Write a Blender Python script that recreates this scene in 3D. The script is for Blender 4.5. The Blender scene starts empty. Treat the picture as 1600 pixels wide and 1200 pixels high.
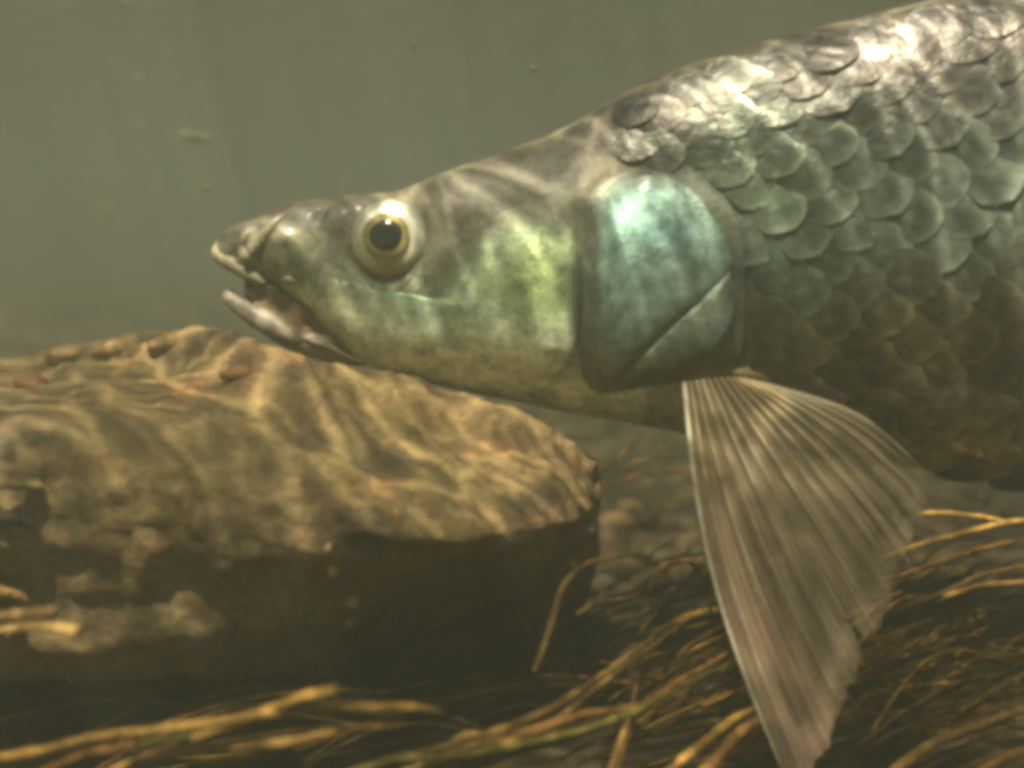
import bpy, math, random
from mathutils import Vector, noise
from mathutils.bvhtree import BVHTree

random.seed(7)
SC = bpy.context.scene
COL = SC.collection
R = math.radians

# ------------------------------------------------------------------ camera
CAM_Z = 0.11
PITCH = R(7.1)
FPX = 2000.0
FISH_Y = 0.298
cam_d = bpy.data.cameras.new('camera')
cam_d.sensor_width = 36.0
cam_d.lens = 36.0 * FPX / 1600.0
cam_d.clip_start = 0.005
cam_d.clip_end = 200.0
cam_d.dof.use_dof = True
cam_d.dof.focus_distance = 0.282
cam_d.dof.aperture_fstop = 9.0
cam = bpy.data.objects.new('camera', cam_d)
cam.location = (0, 0, CAM_Z)
cam.rotation_euler = (R(90) - PITCH, 0, 0)
COL.objects.link(cam)
SC.camera = cam

# ------------------------------------------------------------------ world, sun, exposure
SUN_EL, SUN_AZ = R(68), R(206)          # azimuth clockwise from +Y: front-left of the fish
w = bpy.data.worlds.new('World')
SC.world = w
w.use_nodes = True
nt = w.node_tree
sky = nt.nodes.new('ShaderNodeTexSky')
sky.sky_type = 'NISHITA'
sky.sun_disc = False
sky.sun_elevation = SUN_EL
sky.sun_rotation = SUN_AZ
bg = nt.nodes['Background']
bg.inputs['Strength'].default_value = 0.06
nt.links.new(sky.outputs[0], bg.inputs[0])

sun_d = bpy.data.lights.new('sun', 'SUN')
sun_d.energy = 5.0
sun_d.angle = R(0.8)
sun_d.color = (1.0, 0.94, 0.82)
sun = bpy.data.objects.new('sun', sun_d)
sdir = Vector((math.sin(SUN_AZ) * math.cos(SUN_EL), math.cos(SUN_AZ) * math.cos(SUN_EL), math.sin(SUN_EL)))
sun.rotation_euler = (-sdir).to_track_quat('-Z', 'Y').to_euler()
sun.location = (0, 0, 3)
COL.objects.link(sun)

SC.view_settings.view_transform = 'Standard'
SC.view_settings.look = 'None'
SC.view_settings.gamma = 1.0
SC.view_settings.exposure = 0.3
SC.view_settings.use_curve_mapping = False
SC.cycles.filter_width = 5.4
SC.cycles.max_bounces = 5
SC.cycles.transparent_max_bounces = 16
SC.cycles.volume_bounces = 1
SC.cycles.sample_clamp_indirect = 4.0
SC.cycles.use_denoising = True
SC.cycles.use_adaptive_sampling = True
SC.cycles.adaptive_threshold = 0.025
SC.cycles.adaptive_min_samples = 8

# ------------------------------------------------------------------ helpers
CAMV = Vector((0, 0, CAM_Z))
FWD = Vector((0, math.cos(PITCH), -math.sin(PITCH)))
UP = Vector((0, math.sin(PITCH), math.cos(PITCH)))
RT = Vector((1, 0, 0))


def ray(px, py):
    return FWD + RT * ((px - 800.0) / FPX) + UP * ((600.0 - py) / FPX)


def P(px, py, d):
    """place in the scene seen at photo position (px, py), d metres in front of the lens"""
    return CAMV + ray(px, py) * d


def onplane(px, py, y):
    r = ray(px, py)
    return CAMV + r * (y / r.y)


def onbed(px, py, h=0.0):
    r = ray(px, py)
    return CAMV + r * ((h - CAM_Z) / r.z)


def proj(p):
    v = p - CAMV
    d = v.dot(FWD)
    return 800 + FPX * v.x / d, 600 - FPX * v.dot(UP) / d


def lin(r, g, b):
    def f(c):
        c /= 255.0
        return c / 12.92 if c <= 0.04045 else ((c + 0.055) / 1.055) ** 2.4
    return (f(r), f(g), f(b))


def mixc(a, b, t):
    t = max(0.0, min(1.0, t))
    return tuple(x + (y - x) * t for x, y in zip(a, b))


def sstep(a, b, x):
    t = max(0.0, min(1.0, (x - a) / (b - a)))
    return t * t * (3 - 2 * t)


def interp(pts, x):
    """smooth (Catmull-Rom) interpolation of y over sorted (x, y)"""
    n = len(pts)
    if x <= pts[0][0]:
        return pts[0][1]
    if x >= pts[-1][0]:
        return pts[-1][1]
    i = 0
    while pts[i + 1][0] < x:
        i += 1
    x0, y0 = pts[i]
    x1, y1 = pts[i + 1]
    m = lambda k: (pts[min(k + 1, n - 1)][1] - pts[max(k - 1, 0)][1]) / (pts[min(k + 1, n - 1)][0] - pts[max(k - 1, 0)][0])
    h = x1 - x0
    t = (x - x0) / h
    return ((2 * t ** 3 - 3 * t ** 2 + 1) * y0 + (t ** 3 - 2 * t ** 2 + t) * h * m(i)
            + (-2 * t ** 3 + 3 * t ** 2) * y1 + (t ** 3 - t ** 2) * h * m(i + 1))


def catmull(pts, n):
    """n samples per span along a list of tuples/Vectors of any dimension"""
    out = []
    m = len(pts)
    for i in range(m - 1):
        p0, p1, p2, p3 = pts[max(i - 1, 0)], pts[i], pts[i + 1], pts[min(i + 2, m - 1)]
        for k in range(n):
            t = k / n
            out.append(tuple(0.5 * (2 * b + (c - a) * t + (2 * a - 5 * b + 4 * c - d) * t * t + (3 * b - a - 3 * c + d) * t ** 3)
                             for a, b, c, d in zip(p0, p1, p2, p3)))
    out.append(tuple(pts[-1]))
    return out


def fbm(p, s, o=4, seed=0.0):
    return noise.fractal(Vector(p) * s + Vector((seed, seed * 1.7, -seed)), 1.0, 2.0, o)


def tag(o, label=None, cat=None, group=None, kind=None):
    if label:
        o['label'] = label
    if cat:
        o['category'] = cat
    if group:
        o['group'] = group
    if kind:
        o['kind'] = kind
    return o


def mesh_obj(name, verts, faces, mat, parent=None, cols=None, smooth=True, uvs=None):
    me = bpy.data.meshes.new(name)
    me.from_pydata([tuple(v) for v in verts], [], faces)
    if smooth:
        me.polygons.foreach_set('use_smooth', [True] * len(me.polygons))
    if cols is not None:
        a = me.color_attributes.new('Col', 'FLOAT_COLOR', 'POINT')
        flat = []
        for c in cols:
            flat.extend((c[0], c[1], c[2], c[3] if len(c) > 3 else 1.0))
        a.data.foreach_set('color', flat)
    if uvs is not None:
        a = me.attributes.new('fan', 'FLOAT_VECTOR', 'POINT')
        flat = []
        for c in uvs:
            flat.extend((c[0], c[1], 0.0))
        a.data.foreach_set('vector', flat)
    me.materials.append(mat)
    me.update()
    o = bpy.data.objects.new(name, me)
    COL.objects.link(o)
    if parent:
        o.parent = parent
    return o


def grid_faces(nu, nv, closed_v=False):
    f = []
    for i in range(nu - 1):
        for j in range(nv if closed_v else nv - 1):
            j2 = (j + 1) % nv
            f.append((i * nv + j, i * nv + j2, (i + 1) * nv + j2, (i + 1) * nv + j))
    return f


def tube(path, radii, sides=7, flat=1.0, wob=0.0, cap=True):
    """tube along world points; returns verts, faces"""
    vs, n = [], len(path)
    prev = None
    for i, p in enumerate(path):
        t = (path[min(i + 1, n - 1)] - path[max(i - 1, 0)]).normalized()
        ref = prev if prev is not None else (Vector((0, 0, 1)) if abs(t.z) < 0.9 else Vector((1, 0, 0)))
        s = t.cross(ref).normalized()
        u = s.cross(t).normalized()
        prev = u
        for k in range(sides):
            a = 2 * math.pi * k / sides
            r = radii[i] * (1 + wob * noise.noise(p * 900 + Vector((k, 0, 0))))
            vs.append(p + s * (math.cos(a) * r) + u * (math.sin(a) * r * flat))
    fs = grid_faces(n, sides, True)
    if cap:
        vs.append(path[0]); vs.append(path[-1])
        a, b = len(vs) - 2, len(vs) - 1
        for k in range(sides):
            fs.append((a, (k + 1) % sides, k))
            fs.append((b, (n - 1) * sides + k, (n - 1) * sides + (k + 1) % sides))
    return vs, fs


# ------------------------------------------------------------------ materials
def new_mat(name):
    m = bpy.data.materials.new(name)
    m.use_nodes = True
    t = m.node_tree
    return m, t, t.nodes['Principled BSDF'], t.nodes['Material Output']


def nd(t, typ, **kw):
    n = t.nodes.new(typ)
    for k, v in kw.items():
        if k in n.inputs:
            n.inputs[k].default_value = v
        else:
            setattr(n, k, v)
    return n


def ramp(t, stops, fac):
    n = t.nodes.new('ShaderNodeValToRGB')
    e = n.color_ramp.elements
    while len(e) > 1:
        e.remove(e[-1])
    e[0].position = stops[0][0]; e[0].color = (*stops[0][1], 1)
    for p, c in stops[1:]:
        x = e.new(p); x.color = (*c, 1)
    t.links.new(fac, n.inputs[0])
    return n


def mul(t, a, b, mode='MULTIPLY', fac=1.0):
    n = t.nodes.new('ShaderNodeMix')
    n.data_type = 'RGBA'
    n.blend_type = mode
    n.inputs[0].default_value = fac
    t.links.new(a, n.inputs[6])
    t.links.new(b, n.inputs[7])
    return n


def bump(t, h, strength, dist, bsdf):
    n = t.nodes.new('ShaderNodeBump')
    n.inputs['Strength'].default_value = strength
    n.inputs['Distance'].default_value = dist
    t.links.new(h, n.inputs['Height'])
    t.links.new(n.outputs[0], bsdf.inputs['Normal'])
    return n


def skin_mat(name, metallic=0.35, rough=0.38, spec=0.5, grain=900.0, vary=0.5, bmp=0.35, coat=0.15, sss=0.0):
    """skin with colour from the 'Col' attribute (alpha = silver amount)"""
    m, t, b, out = new_mat(name)
    at = nd(t, 'ShaderNodeAttribute', attribute_name='Col')
    tc = nd(t, 'ShaderNodeTexCoord')
    n1 = nd(t, 'ShaderNodeTexNoise', Scale=grain, Detail=4.0, Roughness=0.65)
    n2 = nd(t, 'ShaderNodeTexNoise', Scale=grain * 0.16, Detail=5.0, Roughness=0.6)
    t.links.new(tc.outputs['Object'], n1.inputs['Vector'])
    t.links.new(tc.outputs['Object'], n2.inputs['Vector'])
    lo, hi = 1 - vary, 1 + vary
    r1 = ramp(t, [(0.28, (lo, lo, lo)), (0.72, (hi, hi, hi))], n1.outputs[0])
    r2 = ramp(t, [(0.3, (lo * 0.95, lo, lo)), (0.7, (hi, hi * 0.98, hi * 0.92))], n2.outputs[0])
    c = mul(t, at.outputs['Color'], r1.outputs[0])
    c = mul(t, c.outputs[2], r2.outputs[0])
    t.links.new(c.outputs[2], b.inputs['Base Color'])
    mm = nd(t, 'ShaderNodeMath', operation='MULTIPLY')
    mm.inputs[1].default_value = metallic
    t.links.new(at.outputs['Alpha'], mm.inputs[0])
    t.links.new(mm.outputs[0], b.inputs['Metallic'])
    b.inputs['Roughness'].default_value = rough
    b.inputs['Specular IOR Level'].default_value = spec
    b.inputs['Coat Weight'].default_value = coat
    b.inputs['Coat Roughness'].default_value = 0.12
    if sss:
        b.inputs['Subsurface Weight'].default_value = sss
        b.inputs['Subsurface Radius'].default_value = (0.004, 0.002, 0.001)
    bump(t, n1.outputs[0], bmp, 0.0006, b)
    return m


M_SKIN = skin_mat('fish_skin', rough=0.5, spec=0.3, coat=0.04, bmp=0.3)
M_PLATE = skin_mat('gill_plate_skin', metallic=0.6, rough=0.34, grain=1700, vary=0.5, bmp=0.55, coat=0.03)
M_LIP = skin_mat('lip_skin', metallic=0.1, rough=0.55, grain=500, vary=0.3, bmp=0.3, coat=0.03, spec=0.35)


def scale_mat():
    m, t, b, out = new_mat('fish_scale')
    oi = nd(t, 'ShaderNodeObjectInfo')
    at = nd(t, 'ShaderNodeAttribute', attribute_name='Col')
    tc = nd(t, 'ShaderNodeTexCoord')
    ad = nd(t, 'ShaderNodeVectorMath', operation='ADD')
    t.links.new(tc.outputs['Object'], ad.inputs[0])
    sc7 = nd(t, 'ShaderNodeMath', operation='MULTIPLY')
    sc7.inputs[1].default_value = 61.0
    t.links.new(oi.outputs['Random'], sc7.inputs[0])
    t.links.new(sc7.outputs[0], ad.inputs[1])
    n1 = nd(t, 'ShaderNodeTexNoise', Scale=2.6, Detail=5.0, Roughness=0.62)
    t.links.new(ad.outputs[0], n1.inputs['Vector'])
    r1 = ramp(t, [(0.3, (0.62, 0.62, 0.62)), (0.5, (0.95, 0.95, 0.95)), (0.72, (1.35, 1.35, 1.3))], n1.outputs[0])
    c = mul(t, oi.outputs['Color'], at.outputs['Color'])
    c = mul(t, c.outputs[2], r1.outputs[0])
    t.links.new(c.outputs[2], b.inputs['Base Color'])
    mm = nd(t, 'ShaderNodeMath', operation='MULTIPLY')
    t.links.new(oi.outputs['Alpha'], mm.inputs[0])
    t.links.new(at.outputs['Alpha'], mm.inputs[1])
    t.links.new(mm.outputs[0], b.inputs['Metallic'])
    b.inputs['Roughness'].default_value = 0.31
    b.inputs['Coat Weight'].default_value = 0.0
    b.inputs['Coat Roughness'].default_value = 0.1
    bump(t, n1.outputs[0], 0.7, 0.00045, b)
    return m


M_SCALE = scale_mat()


def plain_mat(name, col, rough=0.5, metallic=0.0, coat=0.0, noise_s=0.0, vary=0.3, bmp=0.0, spec=0.5):
    m, t, b, out = new_mat(name)
    b.inputs['Roughness'].default_value = rough
    b.inputs['Metallic'].default_value = metallic
    b.inputs['Coat Weight'].default_value = coat
    b.inputs['Coat Roughness'].default_value = 0.05
    b.inputs['Specular IOR Level'].default_value = spec
    if noise_s:
        tc = nd(t, 'ShaderNodeTexCoord')
        n1 = nd(t, 'ShaderNodeTexNoise', Scale=noise_s, Detail=5.0, Roughness=0.65)
        t.links.new(tc.outputs['Object'], n1.inputs['Vector'])
        a = tuple(c * (1 - vary) for c in col)
        d = tuple(c * (1 + vary) for c in col)
        r = ramp(t, [(0.3, a), (0.7, d)], n1.outputs[0])
        t.links.new(r.outputs[0], b.inputs['Base Color'])
        if bmp:
            bump(t, n1.outputs[0], bmp, 0.001, b)
    else:
        b.inputs['Base Color'].default_value = (*col, 1)
    return m


def col_mat(name, rough=0.7, grain=300.0, vary=0.4, bmp=0.5, bdist=0.002, spec=0.25):
    m, t, b, out = new_mat(name)
    at = nd(t, 'ShaderNodeAttribute', attribute_name='Col')
    tc = nd(t, 'ShaderNodeTexCoord')
    n1 = nd(t, 'ShaderNodeTexNoise', Scale=grain, Detail=6.0, Roughness=0.68)
    n2 = nd(t, 'ShaderNodeTexNoise', Scale=grain * 0.17, Detail=6.0, Roughness=0.62, Distortion=0.6)
    t.links.new(tc.outputs['Object'], n1.inputs['Vector'])
    t.links.new(tc.outputs['Object'], n2.inputs['Vector'])
    lo, hi = 1 - vary, 1 + vary
    r1 = ramp(t, [(0.3, (lo, lo, lo)), (0.7, (hi, hi, hi))], n1.outputs[0])
    r2 = ramp(t, [(0.3, (lo, lo, lo)), (0.7, (hi, hi, hi * 0.95))], n2.outputs[0])
    c = mul(t, at.outputs['Color'], r1.outputs[0])
    c = mul(t, c.outputs[2], r2.outputs[0])
    t.links.new(c.outputs[2], b.inputs['Base Color'])
    b.inputs['Roughness'].default_value = rough
    b.inputs['Specular IOR Level'].default_value = spec
    ad = nd(t, 'ShaderNodeMath', operation='ADD')
    t.links.new(n1.outputs[0], ad.inputs[0])
    t.links.new(n2.outputs[0], ad.inputs[1])
    bump(t, ad.outputs[0], bmp, bdist, b)
    return m


M_ROCK = col_mat('boulder_stone', grain=520, vary=0.42, bmp=0.8, bdist=0.002)
M_BED = col_mat('riverbed_silt', grain=160, vary=0.4, bmp=0.6, bdist=0.004)
M_PEB = col_mat('pebble_stone', grain=350, vary=0.3, bmp=0.3, bdist=0.001)
M_STEM = col_mat('dead_stem', grain=600, vary=0.55, bmp=0.8, bdist=0.002, rough=0.85, spec=0.1)


def water_surface_mat():
    """rippled surface: mirror beyond the critical angle, clear below it with caustic light painted into its tint"""
    m, t, b, out = new_mat('water_surface')
    t.nodes.remove(b)
    geo = nd(t, 'ShaderNodeNewGeometry')
    mp = nd(t, 'ShaderNodeMapping')
    vr = nd(t, 'ShaderNodeVectorRotate', rotation_type='Z_AXIS')
    vr.inputs['Angle'].default_value = R(-38)
    mp.inputs['Scale'].default_value = (1.15, 0.5, 1.0)
    mp.inputs['Location'].default_value = (0.37, 0.11, 0.0)
    t.links.new(geo.outputs['Position'], vr.inputs['Vector'])
    t.links.new(vr.outputs[0], mp.inputs['Vector'])
    warp = nd(t, 'ShaderNodeTexNoise', noise_dimensions='2D', Scale=40.0, Detail=1.0)
    t.links.new(mp.outputs[0], warp.inputs['Vector'])
    sc = nd(t, 'ShaderNodeVectorMath', operation='SCALE')
    sc.inputs['Scale'].default_value = 0.024
    t.links.new(warp.outputs['Color'], sc.inputs[0])
    ad = nd(t, 'ShaderNodeVectorMath', operation='ADD')
    t.links.new(mp.outputs[0], ad.inputs[0])
    t.links.new(sc.outputs[0], ad.inputs[1])
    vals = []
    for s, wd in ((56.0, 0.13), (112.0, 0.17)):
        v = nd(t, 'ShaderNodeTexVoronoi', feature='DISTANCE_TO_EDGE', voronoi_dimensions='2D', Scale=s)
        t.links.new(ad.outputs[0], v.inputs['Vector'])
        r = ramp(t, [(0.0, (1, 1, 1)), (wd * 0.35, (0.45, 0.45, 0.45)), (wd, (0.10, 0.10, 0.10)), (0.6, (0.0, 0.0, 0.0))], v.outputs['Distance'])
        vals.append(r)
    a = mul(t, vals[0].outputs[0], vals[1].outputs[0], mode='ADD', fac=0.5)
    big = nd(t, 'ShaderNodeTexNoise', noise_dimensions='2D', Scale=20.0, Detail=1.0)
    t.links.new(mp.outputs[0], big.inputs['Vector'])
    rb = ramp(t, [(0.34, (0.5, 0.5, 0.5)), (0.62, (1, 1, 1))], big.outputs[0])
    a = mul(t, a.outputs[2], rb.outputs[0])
    # caustic light lines painted into the transparent colour, bright ones amplifying the sun
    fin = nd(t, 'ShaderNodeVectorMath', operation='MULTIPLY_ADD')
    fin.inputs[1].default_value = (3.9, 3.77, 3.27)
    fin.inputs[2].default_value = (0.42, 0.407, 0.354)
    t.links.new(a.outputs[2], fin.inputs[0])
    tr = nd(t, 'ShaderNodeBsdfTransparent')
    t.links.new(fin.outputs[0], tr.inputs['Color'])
    gl = nd(t, 'ShaderNodeBsdfGlossy', Roughness=0.08)
    wv = nd(t, 'ShaderNodeTexNoise', noise_dimensions='2D', Scale=14.0, Detail=2.0)
    t.links.new(mp.outputs[0], wv.inputs['Vector'])
    bp = nd(t, 'ShaderNodeBump', Strength=0.5, Distance=0.02)
    t.links.new(wv.outputs[0], bp.inputs['Height'])
    t.links.new(bp.outputs[0], gl.inputs['Normal'])
    fr = nd(t, 'ShaderNodeFresnel', IOR=1.333)
    mx = nd(t, 'ShaderNodeMixShader')
    t.links.new(fr.outputs[0], mx.inputs[0])
    t.links.new(tr.outputs[0], mx.inputs[1])
    t.links.new(gl.outputs[0], mx.inputs[2])
    t.links.new(mx.outputs[0], out.inputs['Surface'])
    return m


def fin_mat():
    m, t, b, out = new_mat('fin_membrane')
    t.nodes.remove(b)
    at = nd(t, 'ShaderNodeAttribute', attribute_name='Col')
    fan = nd(t, 'ShaderNodeAttribute', attribute_name='fan')
    mp = nd(t, 'ShaderNodeMapping')
    mp.inputs['Scale'].default_value = (85.0, 1.6, 1.0)
    t.links.new(fan.outputs['Vector'], mp.inputs['Vector'])
    n1 = nd(t, 'ShaderNodeTexNoise', Scale=1.0, Detail=3.0, Roughness=0.6)
    t.links.new(mp.outputs[0], n1.inputs['Vector'])
    r1 = ramp(t, [(0.3, (0.55, 0.55, 0.52)), (0.7, (1.5, 1.5, 1.5))], n1.outputs[0])
    c = mul(t, at.outputs['Color'], r1.outputs[0])
    df = nd(t, 'ShaderNodeBsdfPrincipled', Roughness=0.42)
    df.inputs['Specular IOR Level'].default_value = 0.4
    t.links.new(c.outputs[2], df.inputs['Base Color'])
    bump(t, n1.outputs[0], 0.5, 0.0012, df)
    tl = nd(t, 'ShaderNodeBsdfTranslucent')
    t.links.new(c.outputs[2], tl.inputs['Color'])
    m1 = nd(t, 'ShaderNodeMixShader')
    m1.inputs[0].default_value = 0.38
    t.links.new(df.outputs[0], m1.inputs[1])
    t.links.new(tl.outputs[0], m1.inputs[2])
    tp = nd(t, 'ShaderNodeBsdfTransparent')
    m2 = nd(t, 'ShaderNodeMixShader')
    sb = nd(t, 'ShaderNodeMath', operation='SUBTRACT')
    sb.inputs[0].default_value = 1.0
    t.links.new(at.outputs['Alpha'], sb.inputs[1])
    t.links.new(sb.outputs[0], m2.inputs[0])
    t.links.new(m1.outputs[0], m2.inputs[1])
    t.links.new(tp.outputs[0], m2.inputs[2])
    t.links.new(m2.outputs[0], out.inputs['Surface'])
    return m


M_FIN = fin_mat()
M_CORNEA, _t, _b, _o = new_mat('cornea')
_t.nodes.remove(_b)
_tp = nd(_t, 'ShaderNodeBsdfTransparent')
_gl = nd(_t, 'ShaderNodeBsdfGlossy', Roughness=0.06)
_lw = nd(_t, 'ShaderNodeFresnel', IOR=1.06)
_mx = nd(_t, 'ShaderNodeMixShader')
_t.links.new(_lw.outputs[0], _mx.inputs[0])
_t.links.new(_tp.outputs[0], _mx.inputs[1])
_t.links.new(_gl.outputs[0], _mx.inputs[2])
_t.links.new(_mx.outputs[0], _o.inputs['Surface'])

# ------------------------------------------------------------------ setting: riverbed, water surface
def spaced(lo, hi, fine_lo, fine_hi, nf, nc, g=1.0):
    a = [fine_lo + (fine_hi - fine_lo) * i / nf for i in range(nf + 1)]
    for k in range(1, nc + 1):
        q = (k / nc) ** 3
        a.append(fine_hi + (hi - fine_hi) * q)
        a.insert(0, fine_lo + (lo - fine_lo) * q)
    return a


def bed_h(x, y):
    near = 1.0 / (1.0 + 0.4 * max(0.0, y))
    return (0.010 * fbm((x, y, 0), 4.0, 4, 3.0) + 0.004 * fbm((x, y, 0), 26.0, 4, 1.0) * near
            + 0.035 * fbm((x, y, 0), 0.8, 3, 5.0) * sstep(0.5, 2.0, abs(y - 0.2) + abs(x)))


xs = spaced(-11, 11, -0.6, 0.6, 150, 45)
ys = spaced(-11, 11, 0.02, 1.3, 170, 45)
V, Cc = [], []
for x in xs:
    for y in ys:
        V.append((x, y, bed_h(x, y)))
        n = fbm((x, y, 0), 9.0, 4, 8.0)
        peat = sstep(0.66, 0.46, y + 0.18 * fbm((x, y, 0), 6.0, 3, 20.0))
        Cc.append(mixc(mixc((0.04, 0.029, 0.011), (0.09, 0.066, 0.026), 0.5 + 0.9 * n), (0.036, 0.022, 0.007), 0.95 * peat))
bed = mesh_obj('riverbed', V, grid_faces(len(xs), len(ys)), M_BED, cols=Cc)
tag(bed, kind='structure')

WATER_Z = 0.225
xs = spaced(-10.8, 10.8, -1.2, 1.2, 60, 20)
ys = spaced(-10.8, 10.8, -0.6, 2.2, 70, 20)
V = [(x, y, WATER_Z + 0.004 * fbm((x, y, 0), 3.0, 3, 2.0)) for x in xs for y in ys]
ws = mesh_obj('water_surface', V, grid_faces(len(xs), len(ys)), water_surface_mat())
for p in ws.data.polygons:
    pass
if ws.data.polygons[0].normal.z < 0:
    ws.data.flip_normals()
tag(ws, kind='structure')
if bed.data.polygons[0].normal.z < 0:
    bed.data.flip_normals()

# haze = the murky river water itself
m, t, b, out = new_mat('murky_water')
t.nodes.remove(b)
pv = nd(t, 'ShaderNodeVolumePrincipled')
pv.inputs['Color'].default_value = (0.375, 0.42, 0.335, 1)
pv.inputs['Density'].default_value = 1.15
pv.inputs['Anisotropy'].default_value = 0.45
t.links.new(pv.outputs[0], out.inputs['Volume'])
x0, x1, y0, y1, z0, z1 = -12, 12, -12, 12, -1.2, WATER_Z + 0.02
V = [(x, y, z) for x in (x0, x1) for y in (y0, y1) for z in (z0, z1)]
F = [(0, 1, 3, 2), (4, 6, 7, 5), (0, 4, 5, 1), (2, 3, 7, 6), (0, 2, 6, 4), (1, 5, 7, 3)]
hz = mesh_obj('haze', V, F, m, smooth=False)
tag(hz, kind='stuff')

# ------------------------------------------------------------------ boulder
def loft_ring(pxs):
    return [P(*q) for q in pxs]


# lengthwise stations; each ring: back-bottom, back edge, mid top, front top edge, front bulge, lower front, undercut base
ST = [
    [(-420, 980, .40), (-420, 640, .40), (-420, 640, .33), (-420, 690, .26), (-420, 800, .235), (-420, 920, .228), (-420, 1130, .27)],
    [(-200, 960, .40), (-200, 610, .395), (-200, 620, .33), (-200, 665, .255), (-200, 800, .232), (-200, 920, .224), (-200, 1110, .262)],
    [(0, 930, .40), (0, 588, .385), (0, 606, .32), (0, 642, .251), (0, 728, .2375), (0, 915, .2425), (0, 1062, .262)],
    [(160, 900, .40), (160, 552, .375), (160, 592, .31), (160, 664, .249), (160, 748, .2370), (160, 915, .2425), (160, 1058, .263)],
    [(300, 885, .40), (300, 536, .34), (300, 588, .295), (300, 690, .248), (300, 772, .2375), (300, 912, .2435), (300, 1050, .267)],
    [(420, 875, .40), (420, 566, .296), (420, 608, .272), (420, 724, .2455), (420, 802, .238), (420, 912, .2445), (420, 1042, .280)],
    [(530, 870, .40), (530, 598, .297), (530, 642, .272), (530, 756, .2435), (530, 832, .2385), (530, 912, .2455), (530, 1035, .300)],
    [(650, 860, .40), (650, 613, .300), (650, 676, .274), (650, 802, .241), (650, 866, .242), (650, 945, .270), (650, 1025, .33)],
    [(770, 850, .38), (770, 643, .297), (775, 704, .275), (770, 815, .248), (770, 875, .254), (770, 945, .290), (780, 1010, .34)],
    [(865, 840, .36), (860, 670, .294), (872, 728, .280), (868, 808, .260), (865, 876, .267), (855, 935, .298), (860, 990, .345)],
    [(915, 830, .35), (912, 708, .298), (922, 748, .289), (918, 800, .277), (910, 860, .283), (900, 915, .308), (900, 965, .345)],
    [(938, 810, .33), (936, 748, .303), (940, 762, .299), (938, 792, .291), (934, 832, .294), (925, 875, .308), (925, 905, .325)],
]
rings = [loft_ring(r) for r in ST]
NU, NV = 15, 12
# interpolate around each ring (closed), then along
around = []
for r in rings:
    rr = [r[-1]] + r + [r[0]] + [r[1]]
    pts = []
    m_ = len(r)
    for i in range(m_):
        p0, p1, p2, p3 = r[(i - 1) % m_], r[i], r[(i + 1) % m_], r[(i + 2) % m_]
        for k in range(NV):
            tt = k / NV
            pts.append(0.5 * (2 * p1 + (p2 - p0) * tt + (2 * p0 - 5 * p1 + 4 * p2 - p3) * tt * tt + (3 * p1 - p0 - 3 * p2 + p3) * tt ** 3))
    around.append(pts)
nv = len(around[0])
cols_long = [catmull([around[s][j] for s in range(len(around))], NU) for j in range(nv)]
nu = len(cols_long[0])
V0 = [Vector(cols_long[j][i]) for i in range(nu) for j in range(nv)]
# outward direction estimate
V, Cc = [], []
STONE_A, STONE_B = lin(128, 106, 70), lin(102, 84, 52)
for i in range(nu):
    cen = sum((V0[i * nv + j] for j in range(nv)), Vector()) / nv
    for j in range(nv):
        p = V0[i * nv + j]
        a = V0[min(i + 1, nu - 1) * nv + j] - V0[max(i - 1, 0) * nv + j]
        c_ = V0[i * nv + (j + 1) % nv] - V0[i * nv + (j - 1) % nv]
        n = a.cross(c_)
        if n.length < 1e-9:
            n = p - cen
        n.normalize()
        if n.dot(p - cen) < 0:
            n = -n
        q = Vector((p.x, p.y * 1.0, p.z * 2.0))
        d = 0.0015 * fbm(q, 22, 5, 4.0) + 0.0013 * fbm(q, 70, 4, 9.0) + 0.0009 * fbm(q, 200, 3, 2.0)
        # long scored ridges running down-right across the top
        rdg = noise.noise(Vector((p.x * 20, (p.y + p.z * 0.4 + p.x * 0.55) * 70, 0.3)))
        d += 0.0007 * rdg
        V.append(p + n * d)
        px, py = proj(p)
        k = fbm(q, 14, 5, 1.0)
        c = mixc(STONE_B, STONE_A, 0.6 + 0.6 * k)
        # rusty flecks, greenish algae towards the lower front, each with its own ragged shape
        rust = sstep(0.32, 0.6, fbm(q, 44, 4, 6.0))
        c = mixc(c, lin(140, 94, 60), 0.5 * rust)
        alg = sstep(-0.1, 0.5, fbm(q, 18, 4, 12.0)) * 0.4
        c = mixc(c, lin(80, 74, 36), alg)
        drk = sstep(0.28, 0.5, fbm(q, 55, 3, 15.0))
        c = mixc(c, lin(70, 62, 42), 0.7 * drk)
        Cc.append(c)
F = grid_faces(nu, nv, True)
V.append(sum(V[-nv:], Vector()) / nv); Cc.append(STONE_A)
for j in range(nv):
    F.append((len(V) - 1, (nu - 1) * nv + j, (nu - 1) * nv + (j + 1) % nv))
base = Vector((sum(v.x for v in V) / len(V), sum(v.y for v in V) / len(V), 0))
boulder = mesh_obj('boulder', V, F, M_ROCK, cols=Cc)
tag(boulder, 'large flat-topped brown boulder under the fish\'s chin', 'boulder')
ROCK_BVH = BVHTree.FromPolygons([tuple(v) for v in V], F)


def on_rock(px, py):
    r = ray(px, py)
    h = ROCK_BVH.ray_cast(CAMV, r.normalized())
    return h[0], h[1]


# ------------------------------------------------------------------ fish body
fish = bpy.data.objects.new('fish', None)
fish.location = onplane(1100, 690, FISH_Y)
COL.objects.link(fish)
tag(fish, 'big silvery fish with green and teal cheeks facing left, mouth open over the boulder', 'fish')
FISH_PARTS = []


def part(o, parent=None):
    """parent in place, keeping world shape"""
    p = parent or fish
    o.parent = p
    base_m = Vector(fish.location)
    if p is fish:
        o.matrix_parent_inverse.translation = -base_m
    return o


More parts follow.
